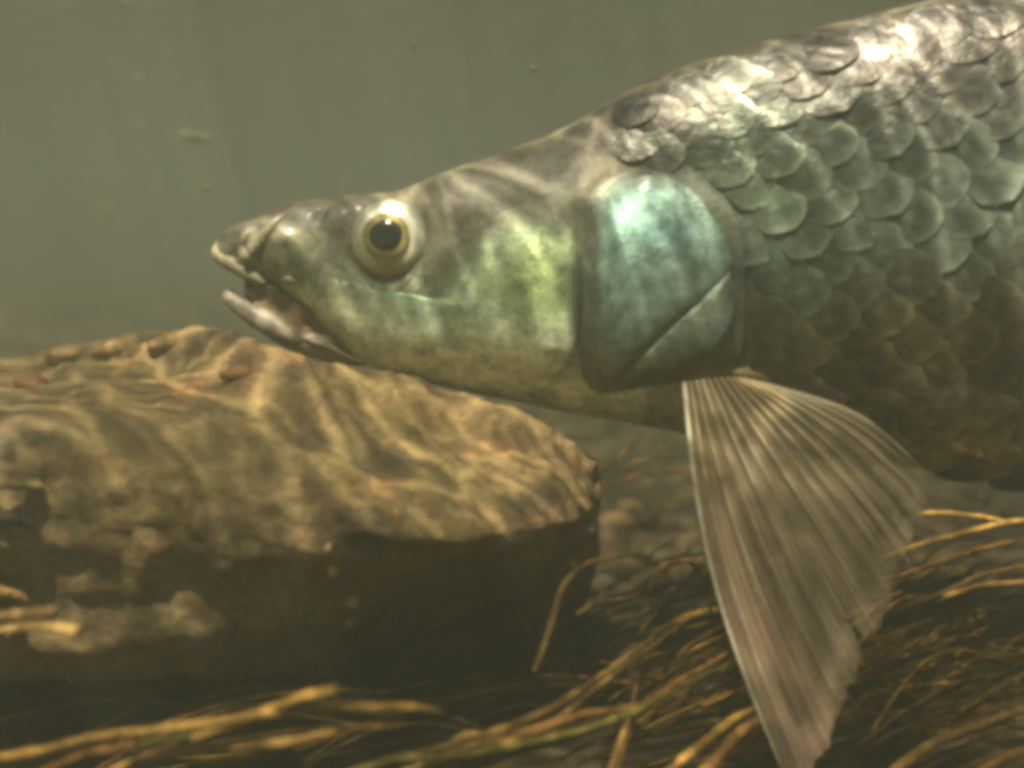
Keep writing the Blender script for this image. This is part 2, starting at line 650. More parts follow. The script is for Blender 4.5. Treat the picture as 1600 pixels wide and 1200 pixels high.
TOP = [(337, 392), (346, 368), (366, 351), (396, 343), (432, 325), (472, 314), (520, 308), (565, 303), (610, 300), (640, 292),
       (700, 267), (760, 247), (830, 221), (880, 200), (920, 179), (965, 152), (1020, 122), (1080, 101), (1150, 78), (1220, 58),
       (1290, 40), (1380, 18), (1450, 0), (1600, -32), (1900, -70), (2200, -70), (2600, -10), (3000, 80), (3350, 160), (3600, 190)]
BOT = [(337, 404), (346, 414), (370, 424), (400, 436), (440, 455), (480, 486), (520, 528), (560, 562), (600, 580), (680, 600),
       (760, 617), (830, 631), (900, 645), (960, 656), (1010, 664), (1060, 674), (1150, 690), (1250, 703), (1400, 724), (1500, 742),
       (1600, 757), (1900, 780), (2200, 760), (2600, 660), (3000, 540), (3350, 460), (3600, 430)]
WID = [(337, 6), (346, 22), (366, 36), (400, 48), (450, 58), (520, 68), (610, 84), (700, 100), (800, 116), (900, 130), (1000, 142), (1100, 150),
       (1250, 158), (1450, 170), (1700, 180), (2100, 175), (2600, 120), (3000, 75), (3350, 48), (3600, 40)]
# measured at the fish's mid plane
topw = [(onplane(a, b, FISH_Y).x, onplane(a, b, FISH_Y).z) for a, b in TOP]
botw = [(onplane(a, b, FISH_Y).x, onplane(a, b, FISH_Y).z) for a, b in BOT]
UNIT = (onplane(900, 500, FISH_Y).x - onplane(800, 500, FISH_Y).x) / 100.0   # metres per photo pixel at the mid plane
widw = [(onplane(a, 400, FISH_Y).x, b * UNIT) for a, b in WID]
X0, X1 = topw[0][0], topw[-1][0]
XS = []
for i in range(300):
    q = i / 299.0
    px = 337 + 1300 * q ** 1.25
    XS.append(onplane(px, 450, FISH_Y).x)
XS = [x for x in XS if x >= X0 + 0.00002]
XS = [X0 + 0.00002] + XS[1:]
xe = XS[-1]
for i in range(1, 41):
    XS.append(xe + (X1 - xe) * i / 40)
NR = 132
EYE = (607, 371)


def body_col(px, py, top, bot):
    """pigment of the skin; alpha = silver"""
    k = (py - top) / max(20.0, (bot - top))
    n = noise.noise(Vector((px * 0.02, py * 0.02, 1.0)))
    back = lin(86, 80, 66)
    if px < 1000:
        side = lin(114, 120, 98)
        low = lin(196, 194, 158)
        c = mixc(back, side, sstep(0.12, 0.5, k + 0.05 * n))
        c = mixc(c, low, sstep(0.6, 0.9, k))
        # dark mask in front of and behind the eye
        c = mixc(c, lin(106, 100, 84), 0.85 * sstep(500, 400, px) * sstep(0.1, 0.3, k))
        g = math.exp(-(((px - 520) / 80) ** 2 + ((py - 400) / 40) ** 2))
        c = mixc(c, lin(70, 70, 56), 0.8 * g)
        g = math.exp(-(((px - 700) / 55) ** 2 + ((py - 370) / 50) ** 2))
        c = mixc(c, lin(98, 92, 76), 0.7 * g)
        silver = 0.5 * sstep(0.25, 0.6, k)
    else:
        side = lin(98, 98, 84)
        low = lin(92, 84, 56)
        c = mixc(back, side, sstep(0.1, 0.4, k))
        c = mixc(c, low, sstep(0.55, 0.72, k + 0.06 * n))
        c = mixc(c, lin(168, 160, 132), sstep(0.74, 0.92, k))
        silver = 0.5
    return (*c, silver)


V, Cc = [], []
for x in XS:
    zt, zb = interp(topw, x), interp(botw, x)
    wv = interp(widw, x)
    zc, hh = 0.5 * (zt + zb), 0.5 * (zt - zb)
    for j in range(NR):
        a = 2 * math.pi * j / NR
        ca, sa = math.cos(a), math.sin(a)
        # slimmer along the back than along the flank
        y = math.copysign(abs(ca) ** (0.86 if sa > 0 else 0.86 - 0.10 * sstep(0, 0.5, -sa)), ca) * wv
        z = zc + hh * sa
        p = Vector((x, FISH_Y - y, z))
        px, py = proj(Vector((x, FISH_Y, z)))
        d = 0.0
        side = abs(ca)
        # socket: a shallow trough round the eye
        re = math.hypot((px - EYE[0] - 4) / 63, (py - EYE[1]) / 66)
        d += (-4.5 * math.exp(-((re - 0.95) / 0.20) ** 2)) * side
        # snout folds
        dl = (px - 420) * 0.72 + (py - 365) * 0.69
        d += -3.0 * math.exp(-((dl + 10) / 7.0) ** 2) * side * sstep(480, 420, px)
        d += 4.5 * math.exp(-((dl - 4) / 9.0) ** 2) * side * sstep(480, 420, px)
        d += 6.0 * math.exp(-(((px - 456) / 16) ** 2 + ((py - 372) / 12) ** 2)) * side
        # nostril
        d += -6.0 * math.exp(-(((px - 506) / 9) ** 2 + ((py - 337) / 9) ** 2)) * side
        # shallow wrinkles of the skin
        d += 1.2 * fbm((px * 0.01, py * 0.01, 0.2), 2.2, 4, 2.0) * side
        nx = Vector((0, -ca / max(wv, 1e-4), sa / max(hh, 1e-4)))
        if nx.length > 0:
            nx.normalize()
        p += nx * (d * UNIT)
        V.append(p)
        tp, bt = proj(Vector((x, FISH_Y, zt)))[1], proj(Vector((x, FISH_Y, zb)))[1]
        Cc.append(body_col(px, py, tp, bt))
F = grid_faces(len(XS), NR, True)
V.append(Vector((X0 - 0.0004, FISH_Y, 0.5 * (interp(topw, X0) + interp(botw, X0)))))
Cc.append(Cc[0])
F += [(len(V) - 1, (j + 1) % NR, j) for j in range(NR)]
V.append(Vector((X1, FISH_Y, 0.5 * (topw[-1][1] + botw[-1][1]))))
Cc.append(Cc[-2])
F += [(len(V) - 1, (len(XS) - 1) * NR + j, (len(XS) - 1) * NR + (j + 1) % NR) for j in range(NR)]
BVH = BVHTree.FromPolygons([tuple(v) for v in V], F)
body = mesh_obj('body', V, F, M_SKIN, cols=Cc)
part(body)


def skin(px, py):
    """point and outward normal on the near flank seen at (px, py)"""
    r = ray(px, py).normalized()
    h = BVH.ray_cast(CAMV, r)
    if h[0] is None:
        q = onplane(px, py, FISH_Y - 0.002)
        h = BVH.find_nearest(q)
        n = h[1]
        return Vector(h[0]), (n if n.dot(Vector((0, -1, 0))) > 0 else -n)
    n = h[1]
    if n.dot(r) > 0:
        n = -n
    return Vector(h[0]), n


def plate(name, outline, height, color, mat, rings=14, per=6, center=None, edge=0.0006, parent=None, rimrise=None):
    """a domed plate lying on the flank; height(s, ang, px, py) in mm above the skin, s = 0 centre .. 1 rim"""
    pts = catmull(outline + [outline[0]], per)[:-1]
    na = len(pts)
    cx = center[0] if center else sum(p[0] for p in pts) / na
    cy = center[1] if center else sum(p[1] for p in pts) / na
    vs, cs = [], []
    s0, n0 = skin(cx, cy)
    vs.append(s0 + n0 * height(0, 0, cx, cy) * 0.001)
    cs.append(color(cx, cy, 0))
    for k in range(1, rings + 1):
        s = k / rings
        s = 1 - (1 - s) ** 1.4
        for a, (ox, oy) in enumerate(pts):
            px, py = cx + (ox - cx) * s, cy + (oy - cy) * s
            sp, n = skin(px, py)
            vs.append(sp + n * height(s, a / na, px, py) * 0.001)
            cs.append(color(px, py, s))
    # skirt that turns the rim back under the skin
    rim0 = 1 + (rings - 1) * na
    for a in range(na):
        vs.append(vs[rim0 + a].copy())
        cs.append(cs[rim0 + a])
    for a, (ox, oy) in enumerate(pts):
        sp, n = skin(ox + (ox - cx) * 0.004, oy + (oy - cy) * 0.004)
        vs.append(sp - n * 0.0012)
        cs.append(color(ox, oy, 1.0))
    fs = [(0, 1 + a, 1 + (a + 1) % na) for a in range(na)]
    for k in range(rings + 1):
        if k == rings - 1:
            continue      # the skirt does not share the rim's shading
        for a in range(na):
            b2 = (a + 1) % na
            fs.append((1 + k * na + a, 1 + (k + 1) * na + a, 1 + (k + 1) * na + b2, 1 + k * na + b2))
    o = mesh_obj(name, vs, fs, mat, cols=cs)
    part(o, parent)
    return o


def gauss(px, py, cx, cy, rx, ry):
    return math.exp(-(((px - cx) / rx) ** 2 + ((py - cy) / ry) ** 2))


# gill membrane: soft rim behind the gill cover
def memb_col(px, py, s):
    c = mixc(lin(104, 110, 98), lin(108, 102, 80), sstep(480, 590, py))
    c = mixc(c, lin(150, 100, 62), 0.8 * gauss(px, py, 1075, 578, 26, 12))
    return (*c, 0.4)


plate('gill_membrane', [(925, 300), (980, 268), (1050, 254), (1110, 278), (1146, 332), (1160, 400), (1163, 480), (1157, 545), (1132, 572),
                        (1080, 592), (1000, 606), (930, 612), (905, 560), (905, 420)],
      lambda s, a, px, py: 0.1 + sstep(905, 985, px) * sstep(250, 320, py) * 1.9 * (1 - s ** 5) + 0.9 * s ** 5 * sstep(1080, 1150, px) * sstep(280, 380, py), memb_col, M_SKIN, rings=14, center=(1020, 440))


def oper_col(px, py, s):
    c = mixc(lin(140, 172, 164), lin(130, 150, 140), sstep(430, 560, py))
    c = mixc(c, lin(152, 192, 184), gauss(px, py, 985, 370, 62, 60))  # pale patch: sheen of rippling sunlight put into the colour
    c = mixc(c, lin(110, 160, 178), 0.5 * gauss(px, py, 1040, 365, 40, 25))
    c = mixc(c, lin(128, 150, 140), 0.5 * gauss(px, py, 1060, 420, 80, 80))
    c = mixc(c, lin(96, 94, 70), sstep(540, 600, py))
    c = mixc(c, memb_col(px, py, s)[:3], 0.8 * sstep(0.75, 1.0, s) * (1 - 0.8 * sstep(1040, 1120, px)))
    return (*c, 0.85)


def oper_h(s, a, px, py):
    L = sstep(915, 985, px) * sstep(255, 320, py)
    h = 0.5 + L * (2.2 + 0.9 * (1 - s * s) - 0.35 * s ** 12)
    return h


op = plate('gill_cover', [(938, 320), (965, 290), (1030, 276), (1080, 300), (1115, 345), (1138, 392), (1138, 420), (1090, 470), (1030, 522),
                          (965, 588), (940, 575), (930, 500), (930, 400)], oper_h, oper_col, M_PLATE, rings=18, center=(1000, 420))


def sub_col(px, py, s):
    c = mixc(lin(104, 118, 106), lin(96, 92, 68), sstep(500, 590, py))
    return (*c, 0.6)


plate('lower_gill_cover', [(1139, 421), (1146, 460), (1140, 510), (1110, 548), (1060, 575), (1000, 594), (966, 590), (1031, 523), (1091, 471)],
      lambda s, a, px, py: 0.4 + sstep(930, 985, px) * (2.15 + 0.5 * (1 - s * s) - 0.35 * s ** 12), sub_col, M_PLATE, rings=8, center=(1085, 525))


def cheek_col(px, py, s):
    c = mixc(lin(164, 186, 154), lin(220, 230, 204), sstep(440, 560, py))  # paler below: pale pigment with light bounced off the boulder painted in
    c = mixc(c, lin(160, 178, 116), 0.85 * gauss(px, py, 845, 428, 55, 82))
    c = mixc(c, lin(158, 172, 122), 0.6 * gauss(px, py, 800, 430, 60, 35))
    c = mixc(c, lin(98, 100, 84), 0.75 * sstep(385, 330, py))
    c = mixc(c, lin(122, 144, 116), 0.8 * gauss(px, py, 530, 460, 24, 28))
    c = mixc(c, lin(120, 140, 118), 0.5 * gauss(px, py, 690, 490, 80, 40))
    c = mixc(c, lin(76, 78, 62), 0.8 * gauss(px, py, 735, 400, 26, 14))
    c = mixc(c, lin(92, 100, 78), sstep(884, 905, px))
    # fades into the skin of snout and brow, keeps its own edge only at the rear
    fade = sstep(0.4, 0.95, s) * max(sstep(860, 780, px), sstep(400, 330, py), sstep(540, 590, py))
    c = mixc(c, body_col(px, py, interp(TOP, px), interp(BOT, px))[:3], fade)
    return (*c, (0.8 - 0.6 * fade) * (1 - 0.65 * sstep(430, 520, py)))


plate('cheek', [(512, 436), (545, 454), (600, 472), (662, 462), (698, 425), (728, 375), (775, 336), (840, 312), (888, 318), (905, 380), (908, 470),
                (896, 540), (868, 582), (800, 602), (720, 596), (640, 580), (575, 552), (528, 510), (512, 470)],
      lambda s, a, px, py: 0.05 + 1.3 * (1 - s * s) ** 2.5 * sstep(520, 700, px) + 1.2 * sstep(760, 880, px) * (1 - 0.5 * s ** 8) * sstep(330, 460, py) * sstep(600, 540, py),
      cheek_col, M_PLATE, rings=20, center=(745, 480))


# ------------------------------------------------------------------ eye
def dome(name, c0, n0, rx, ry, bulge, power, color, mat, parent, rin=0.0, nr=14, na=40, lift=0.0):
    up = (Vector((0, 0, 1)) - n0 * n0.z).normalized()
    sd = up.cross(n0).normalized()
    vs, cs, fs = [], [], []
    for k in range(nr + 1):
        s = rin + (1 - rin) * k / nr
        for a in range(na):
            th = 2 * math.pi * a / na
            h = bulge * (1 - s ** 2) ** power + lift
            vs.append(c0 + sd * (math.cos(th) * rx * s) + up * (math.sin(th) * ry * s) + n0 * h)
            cs.append(color(s, th))
    fs = grid_faces(nr + 1, na, True)
    if rin == 0.0:
        pass
    o = mesh_obj(name, vs, fs, mat, cols=cs)
    return o


ep, en = skin(*EYE)
en = (en * 0.4 + Vector((-0.10, -1, 0.10)).normalized() * 0.6).normalized()
U = UNIT * 0.92
ec = onplane(EYE[0], EYE[1], ep.y) - en * 0.0012
M_EYE = skin_mat('eye_white', metallic=0.45, rough=0.28, grain=700, vary=0.18, bmp=0.15, coat=0.6)
M_IRIS = skin_mat('iris_gold', metallic=0.8, rough=0.3, grain=1400, vary=0.4, bmp=0.3, coat=0.5)
M_PUPIL = plain_mat('pupil', (0.008, 0.009, 0.008), rough=0.12, coat=0.6)


def eye_col(s, th):
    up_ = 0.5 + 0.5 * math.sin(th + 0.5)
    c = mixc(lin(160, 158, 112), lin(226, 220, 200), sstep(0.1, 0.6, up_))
    c = tuple(q * (1 + 0.25 * noise.noise(Vector((math.cos(th) * s * 5, math.sin(th) * s * 5, 4.0)))) for q in c)
    c = mixc(c, lin(150, 148, 122), sstep(0.72, 0.8, s) * 0.6)
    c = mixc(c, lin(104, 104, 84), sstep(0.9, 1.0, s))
    c = mixc(c, lin(120, 66, 44), 0.5 * math.exp(-((th - 4.75) / 0.16) ** 2) * sstep(0.6, 0.75, s))
    return (*c, 0.7)


eye = dome('eye', ec, en, 66 * U, 65 * U, 0.0038, 0.5, eye_col, M_EYE, None, rin=0.50)
part(eye)


def sub(o, p):
    o.parent = p
    return o


def iris_col(s, th):
    c = mixc(lin(184, 172, 104), lin(150, 140, 84), 0.5 + 0.5 * math.sin(th * 3))
    c = mixc(c, lin(120, 110, 66), sstep(0.85, 1.0, s))
    return (*c, 1.0)


iris = sub(dome('iris', ec, en, 38 * U, 36 * U, 0.0004, 1.0, iris_col, M_IRIS, None, rin=0.66, lift=0.0036), eye)
pup = sub(dome('pupil', ec, en, 28 * U, 26.5 * U, 0.0010, 0.6, lambda s, t_: (0.01, 0.01, 0.01, 0), M_PUPIL, None, rin=0.0, lift=0.0037), eye)
cor = sub(dome('cornea', ec, en, 50 * U, 50 * U, 0.0026, 0.6, lambda s, t_: (1, 1, 1, 1), M_CORNEA, None, rin=0.0, lift=0.0034), eye)

# ------------------------------------------------------------------ mouth: lips, jaw, membrane
def flank_y(px, py):
    return skin(px, py)[0].y


def fleshy(name, pts, color, sides=14, per=8, flat=1.0, rel=False):
    """soft tube through (px, py, y, radius in photo pixels)"""
    sm = catmull(pts, per)
    if rel:      # y is the height of the tube's axis above the skin, in photo pixels
        path = []
        for a, b, y, r in sm:
            sp, n = skin(a, b)
            path.append(sp + n * (y * UNIT))
    else:
        path = [onplane(a, b, y) for a, b, y, r in sm]
    rad = [r * UNIT for a, b, y, r in sm]
    vs, fs = tube(path, rad, sides, flat, wob=0.12)
    n = len(path)
    cs = []
    for i in range(n):
        for k in range(sides):
            cs.append(color(sm[i][0], sm[i][1], i / (n - 1)))
    cs += [cs[0], cs[-1]]
    o = mesh_obj(name, vs, fs, M_LIP, cols=cs)
    part(o)
    return o


Yf = FISH_Y
U1 = UNIT
lipc = lambda px, py, t_: (*mixc(lin(150, 142, 118), lin(112, 106, 84), t_), 0.3)
fleshy('upper_lip', [(352, 378, Yf + 14 * U1, 8), (348, 392, Yf - 2 * U1, 17), (356, 403, Yf - 14 * U1, 17), (374, 416, Yf - 26 * U1, 14),
                     (396, 432, Yf - 36 * U1, 10), (414, 444, Yf - 40 * U1, 4)], lipc)
fleshy('upper_lip_fold', [(394, 352, -3, 2), (382, 370, -3, 7), (378, 390, -3, 8), (388, 408, -3, 8), (402, 426, -3, 3)],
       lambda px, py, t_: (*lin(122, 116, 94), 0.3), rel=True)
fleshy('snout_ridge', [(466, 322, -4, 3), (434, 342, -4, 8), (408, 370, -4, 9), (400, 394, -4, 8), (406, 416, -4, 3)],
       lambda px, py, t_: (*lin(122, 116, 94), 0.3), rel=True)
fleshy('nostril_flap', [(500, 350, -2, 2), (507, 338, 0, 5), (511, 327, 0, 4), (513, 318, -2, 1.5)],
       lambda px, py, t_: (*lin(120, 114, 92), 0.3), rel=True)
fleshy('jaw_bone', [(424, 440, -1, 1), (438, 455, 0, 3.5), (452, 470, 0, 3), (460, 480, -1, 1)],
       lambda px, py, t_: (*lin(150, 134, 120), 0.2), rel=True)
fleshy('cheek_knob', [(440, 438, -3, 3), (450, 438, -2, 7), (460, 443, -3, 4)],
       lambda px, py, t_: (*lin(132, 126, 104), 0.3), rel=True)


# lower jaw: a trough with a soft lip along its rim
def jaw():
    sec = catmull([(356, 466, 4, 8), (372, 478, 16, 13), (400, 496, 28, 20), (440, 518, 40, 26), (490, 538, 46, 28), (550, 553, 42, 24), (600, 562, 28, 12)], 8)
    vs, cs = [], []
    na = 26
    for (a, b, wy, hz_) in sec:
        c = onplane(a, b, FISH_Y)
        for k in range(na):
            th = 2 * math.pi * k / na
            yy, zz = math.cos(th) * wy * UNIT, math.sin(th)
            zz = zz * hz_ * UNIT * (0.75 if zz > 0 else 0.75)
            vs.append(Vector((c.x + 0.2 * zz, c.y - yy, c.z + zz)))
            col = mixc(lin(138, 118, 98), lin(132, 116, 90), sstep(430, 560, a))
            col = mixc(col, lin(122, 108, 90), sstep(0.2, 0.9, math.sin(th)))
            cs.append((*col, 0.25))
    fs = grid_faces(len(sec), na, True)
    vs.append(onplane(352, 464, FISH_Y)); cs.append((*lin(170, 160, 140), 0.3))
    fs += [(len(vs) - 1, (k + 1) % na, k) for k in range(na)]
    o = mesh_obj('lower_jaw', vs, fs, M_LIP, cols=cs)
    part(o)
    return o


lj = jaw()
fleshy('lower_lip', [(360, 460, Yf + 6 * U1, 9), (359, 465, Yf - 8 * U1, 11), (378, 480, Yf - 18 * U1, 14), (406, 498, Yf - 28 * U1, 18), (438, 516, Yf - 34 * U1, 18), (468, 531, Yf - 36 * U1, 13), (492, 542, Yf - 36 * U1, 2)],
       lambda px, py, t_: (*mixc(lin(150, 140, 120), lin(108, 100, 88), sstep(0, 0.3, t_)), 0.2))


# skin of the mouth corner, spanning between upper jaw and lower jaw
def corner():
    up_ = catmull([(398, 438), (436, 455), (470, 478), (500, 506), (530, 535), (560, 560)], 5)
    lo_ = catmull([(398, 494), (440, 514), (478, 530), (506, 540), (536, 552), (565, 566)], 5)
    vs, cs = [], []
    nk = 9
    for i, (a, b2) in enumerate(zip(up_, lo_)):
        for k in range(nk):
            s = k / (nk - 1)
            px, py = a[0] + (b2[0] - a[0]) * s, a[1] + (b2[1] - a[1]) * s
            wy = interp(WID, px) * 0.80 - 9 * math.sin(math.pi * s) + 3 * math.sin(px * 0.12 + s * 5)
            vs.append(onplane(px, py, FISH_Y - wy * UNIT))
            col = mixc(lin(108, 94, 70), lin(120, 92, 68), gauss(px, py, 490, 505, 36, 24))
            col = mixc(col, lin(132, 112, 92), sstep(0.7, 1, s))
            cs.append((*col, 0.1))
    o = mesh_obj('mouth_corner_skin', vs, grid_faces(len(up_), nk), M_LIP, cols=cs)
    part(o)


corner()
# dark lining of the mouth
ms = []
sec = catmull([(385, 452, 16, 18), (420, 478, 28, 26), (470, 505, 40, 26), (530, 540, 44, 16)], 6)
vs, cs = [], []
for (a, b2, wy, hz_) in sec:
    c = onplane(a, b2, FISH_Y)
    for k in range(16):
        th = 2 * math.pi * k / 16
        vs.append(Vector((c.x, c.y - math.cos(th) * wy * UNIT, c.z + math.sin(th) * hz_ * UNIT)))
        cs.append((*lin(140, 114, 84), 0.0))
o = mesh_obj('mouth_lining', vs, grid_faces(len(sec), 16, True), M_LIP, cols=cs)
part(o)


# ------------------------------------------------------------------ scales
def scale_mesh(seed):
    rnd = random.Random(seed)
    na, nr = 14, 4
    vs, cs = [(0, 0, 0.00042)], [(0.8, 0.8, 0.8, 0.8)]
    lump = [rnd.uniform(-0.05, 0.05) for _ in range(na)]
    for k in range(1, nr + 1):
        s = k / nr
        for a in range(na):
            th = 2 * math.pi * a / na
            ex = math.cos(th)
            r = s * (1 + lump[a] * s)
            # x: towards the tail, y: up the flank, z: out
            x = r * math.cos(th) * (1.0 if ex > 0 else 0.9)
            y = r * math.sin(th) * (1.0 - 0.10 * max(0, ex))
            z = 0.00042 * (1 - s ** 2.2)
            z += 0.00009 * rnd.uniform(-1, 1) * (1 if k < nr else 0.3)
            vs.append((x, y, z))
            v = 0.56 + 0.8 * sstep(0.6, 0.95, s) * sstep(-0.4, 0.5, ex)
            v *= 1 - 0.15 * sstep(0.0, -0.9, ex)
            cs.append((v, v, v * 0.98, 0.9))
    fs = [(0, 1 + a, 1 + (a + 1) % na) for a in range(na)]
    for k in range(nr - 1):
        for a in range(na):
            b2 = (a + 1) % na
            fs.append((1 + k * na + a, 1 + (k + 1) * na + a, 1 + (k + 1) * na + b2, 1 + k * na + b2))
    me = bpy.data.meshes.new('scale')
    me.from_pydata(vs, [], fs)
    me.polygons.foreach_set('use_smooth', [True] * len(me.polygons))
    a_ = me.color_attributes.new('Col', 'FLOAT_COLOR', 'POINT')
    a_.data.foreach_set('color', [q for c in cs for q in c])
    me.materials.append(M_SCALE)
    return me


SM = [scale_mesh(s) for s in range(6)]
from mathutils import Matrix
rs = random.Random(11)
N_SC = 0


def gill_edge(py):
    """photo x of the rear rim of the head at height py"""
    return interp([(60, 1010), (130, 965), (200, 945), (255, 985), (275, 1085), (330, 1140), (400, 1160), (480, 1172), (560, 1160), (620, 1110), (700, 1080)], py)


TOPP, BOTP = TOP, BOT
col_i = 0
px = 955.0
while px < 1760:
    step = 36 + 8 * sstep(1000, 1500, px)
    top, bot = interp(TOP, px), interp(BOT, px)
    nrow = 9.0 + 0.8 * sstep(1000, 1600, px)
    vstep = (bot - top) / nrow
    for r_ in range(-1, 11):
        k = (r_ + 0.5 + (0.5 if col_i % 2 else 0.0)) / nrow
        if k < 0.075 or k > 0.975:
            continue
        # the flank curves away: rows crowd together towards back and belly
        ang = math.pi * (k - 0.5)
        kk = 0.5 + 0.5 * math.sin(ang) * 0.55 + (k - 0.5) * 0.45
        py = top + (bot - top) * kk
        jx = px + rs.uniform(-1.2, 1.2)
        jy = py + rs.uniform(-1.2, 1.2)
        if jx < gill_edge(jy) + 14:
            continue
        if jy > 585 and jx < 1215:
            continue
        sp, n = skin(jx, jy)
        tail = (Vector((1, 0, 0)) - n * n.x)
        tail = (tail + Vector((0, 0, -0.12))).normalized()
        tail = (tail - n * tail.dot(n)).normalized()
        upv = n.cross(tail)
        if upv.z < 0:
            upv = -upv
        root = sstep(0, 90, jx - gill_edge(jy) - 10)
        lift = R(rs.uniform(3.2, 4.2) * (1 - 0.45 * sstep(0.5, 0.7, k)) * (0.35 + 0.65 * root))
        xax = (tail * math.cos(lift) + n * math.sin(lift)).normalized()
        zax = xax.cross(upv).normalized()
        if zax.dot(n) < 0:
            zax = -zax
        zax = (zax + upv * rs.uniform(-0.07, 0.12) * sstep(0.75, 0.5, k)).normalized()
        upv = zax.cross(xax).normalized()
        xax = upv.cross(zax).normalized()
        sx = step * 1.25 * UNIT * 0.92
        sy = vstep * 0.58 * UNIT
        mtx = Matrix(((xax.x * sx, upv.x * sy, zax.x, sp.x + n.x * 0.0003), (xax.y * sx, upv.y * sy, zax.y, sp.y + n.y * 0.0003),
                      (xax.z * sx, upv.z * sy, zax.z, sp.z + n.z * 0.0003), (0, 0, 0, 1)))
        o = bpy.data.objects.new('scale', SM[rs.randrange(6)])
        COL.objects.link(o)
        o.parent = fish
        o.matrix_parent_inverse.translation = -Vector(fish.location)
        o.matrix_basis = mtx
        up_c = lin(108, 100, 92)
        mid_c = lin(138, 146, 136)
        low_c = lin(102, 92, 62)
        c = mixc(mixc(lin(76, 70, 62), up_c, sstep(0.06, 0.24, k)), mid_c, sstep(0.15, 0.4, k))
        c = mixc(c, low_c, sstep(0.5, 0.68, k))
        c = mixc(c, lin(160, 152, 128), sstep(0.7, 0.88, k))
        tl = gauss(jx, jy, 1180, 290, 90, 120)
        c = mixc(c, lin(164, 184, 160), 0.8 * tl)
        c = mixc(c, lin(126, 152, 138), 0.6 * gauss(jx, jy, 1220, 420, 80, 80))
        g = rs.uniform(0.88, 1.18)
        o.color = (c[0] * g, c[1] * g, c[2] * g, 0.66 - 0.22 * sstep(0.32, 0.12, k) + 0.15 * tl + 0.1 * sstep(0.74, 0.9, k))
        N_SC += 1
    px += step
    col_i += 1

# ------------------------------------------------------------------ pectoral fin
NRAY = 17
TIPS = [(1228, 1215), (1262, 1225), (1296, 1165), (1316, 1105), (1338, 1060), (1352, 1020), (1376, 978), (1394, 940), (1396, 905), (1412, 872),
        (1424, 846), (1436, 815), (1446, 788), (1452, 762), (1446, 738), (1424, 716), (1396, 694)]
ROOT = [(1070 + 150 * (i / (NRAY - 1)), 598 - 12 * math.sin(math.pi * i / (NRAY - 1)) + 8 * i / (NRAY - 1)) for i in range(NRAY)]
BOW = [(1075, 720, 1122, 890), (1110, 720, 1165, 900), (1135, 715, 1200, 890)]


def fin_pt(u, s):
    """u = 0 leading ray .. 1 last ray, s = 0 root .. 1 tip -> world point"""
    f = u * (NRAY - 1)
    i = min(int(f), NRAY - 2)
    q = f - i
    rx, ry = (ROOT[i][0] + (ROOT[i + 1][0] - ROOT[i][0]) * q, ROOT[i][1] + (ROOT[i + 1][1] - ROOT[i][1]) * q)
    tx, ty = (TIPS[i][0] + (TIPS[i + 1][0] - TIPS[i][0]) * q, TIPS[i][1] + (TIPS[i + 1][1] - TIPS[i][1]) * q)
    # bowed rays
    bx = -34 * (1 - u) ** 1.2 + 26 * u
    by = -4 * (1 - u) - 34 * u * (1 - u) * 2 - 6 * u
    m_ = math.sin(math.pi * s)
    px = rx + (tx - rx) * s + bx * m_
    py = ry + (ty - ry) * s + by * m_
    d = 0.268 - 0.030 * s * (1 - 0.5 * u) + 0.012 * u * s - 0.010 * math.sin(u * math.pi) * math.sin(math.pi * min(1, s * 1.1))
    return px, py, d


def ragged(u):
    f = u * (NRAY - 1)
    q = abs(f - round(f)) * 2          # 0 on a ray, 1 midway
    n = noise.noise(Vector((u * 60, 2.0, 0)))
    r = 1.0 - 0.012 * q + 0.014 * n
    # one torn gap between two rays
    r -= 0.10 * math.exp(-((u - 0.318) / 0.010) ** 2)
    return r


NA, NS = 241, 40
vs, cs, uv = [], [], []
for a in range(NA):
    u = a / (NA - 1)
    rg = ragged(u)
    for k in range(NS):
        s = k / (NS - 1) * rg
        px, py, d = fin_pt(u, s)
        f = u * (NRAY - 1)
        q = abs(f - round(f)) * 2
        d += 0.0008 * q * sstep(0, 0.25, s) + 0.0006 * noise.noise(Vector((u * 120, s * 3, 0)))
        vs.append(P(px, py, d))
        c = mixc(lin(128, 108, 70), lin(146, 130, 104), sstep(0.15, 0.7, s))
        c = mixc(c, lin(142, 112, 96), 0.5 * math.exp(-((u - 0.10) / 0.08) ** 2) * sstep(0.15, 0.5, s))
        c = mixc(c, lin(108, 90, 48), 0.6 * math.exp(-((u - 0.62) / 0.2) ** 2) * math.exp(-((s - 0.25) / 0.2) ** 2))
        al = 0.62 - 0.20 * sstep(0.55, 1.0, u) * sstep(0.2, 0.8, s) - 0.25 * sstep(0.82, 1.0, s)
        cs.append((*c, al))
        uv.append((u, s))
fin = mesh_obj('pectoral_fin', vs, grid_faces(NA, NS), M_FIN, cols=cs, uvs=uv)
part(fin)
M_RAY = col_mat('fin_ray', rough=0.4, grain=900, vary=0.3, bmp=0.2, bdist=0.0005, spec=0.5)
for i in range(NRAY):
    u = i / (NRAY - 1)
    path, rad = [], []
    rg = ragged(u)
    for k in range(22):
        s = k / 21 * rg * 0.985
        px, py, d = fin_pt(u, s)
        path.append(P(px, py, d + (0.0 if i == 0 else 0.0002)))
        base_r = 5.0 if i == 0 else 2.8
        rad.append((base_r * (1 - 0.72 * s)) * UNIT * 0.8)
    vs, fs = tube(path, rad, 6)
    cA = lin(128, 114, 80) if i else lin(140, 134, 116)
    o = mesh_obj('fin_ray', vs, fs, M_RAY, cols=[mixc(cA, lin(158, 148, 126), j / len(vs)) for j in range(len(vs))])
    o.parent = fin
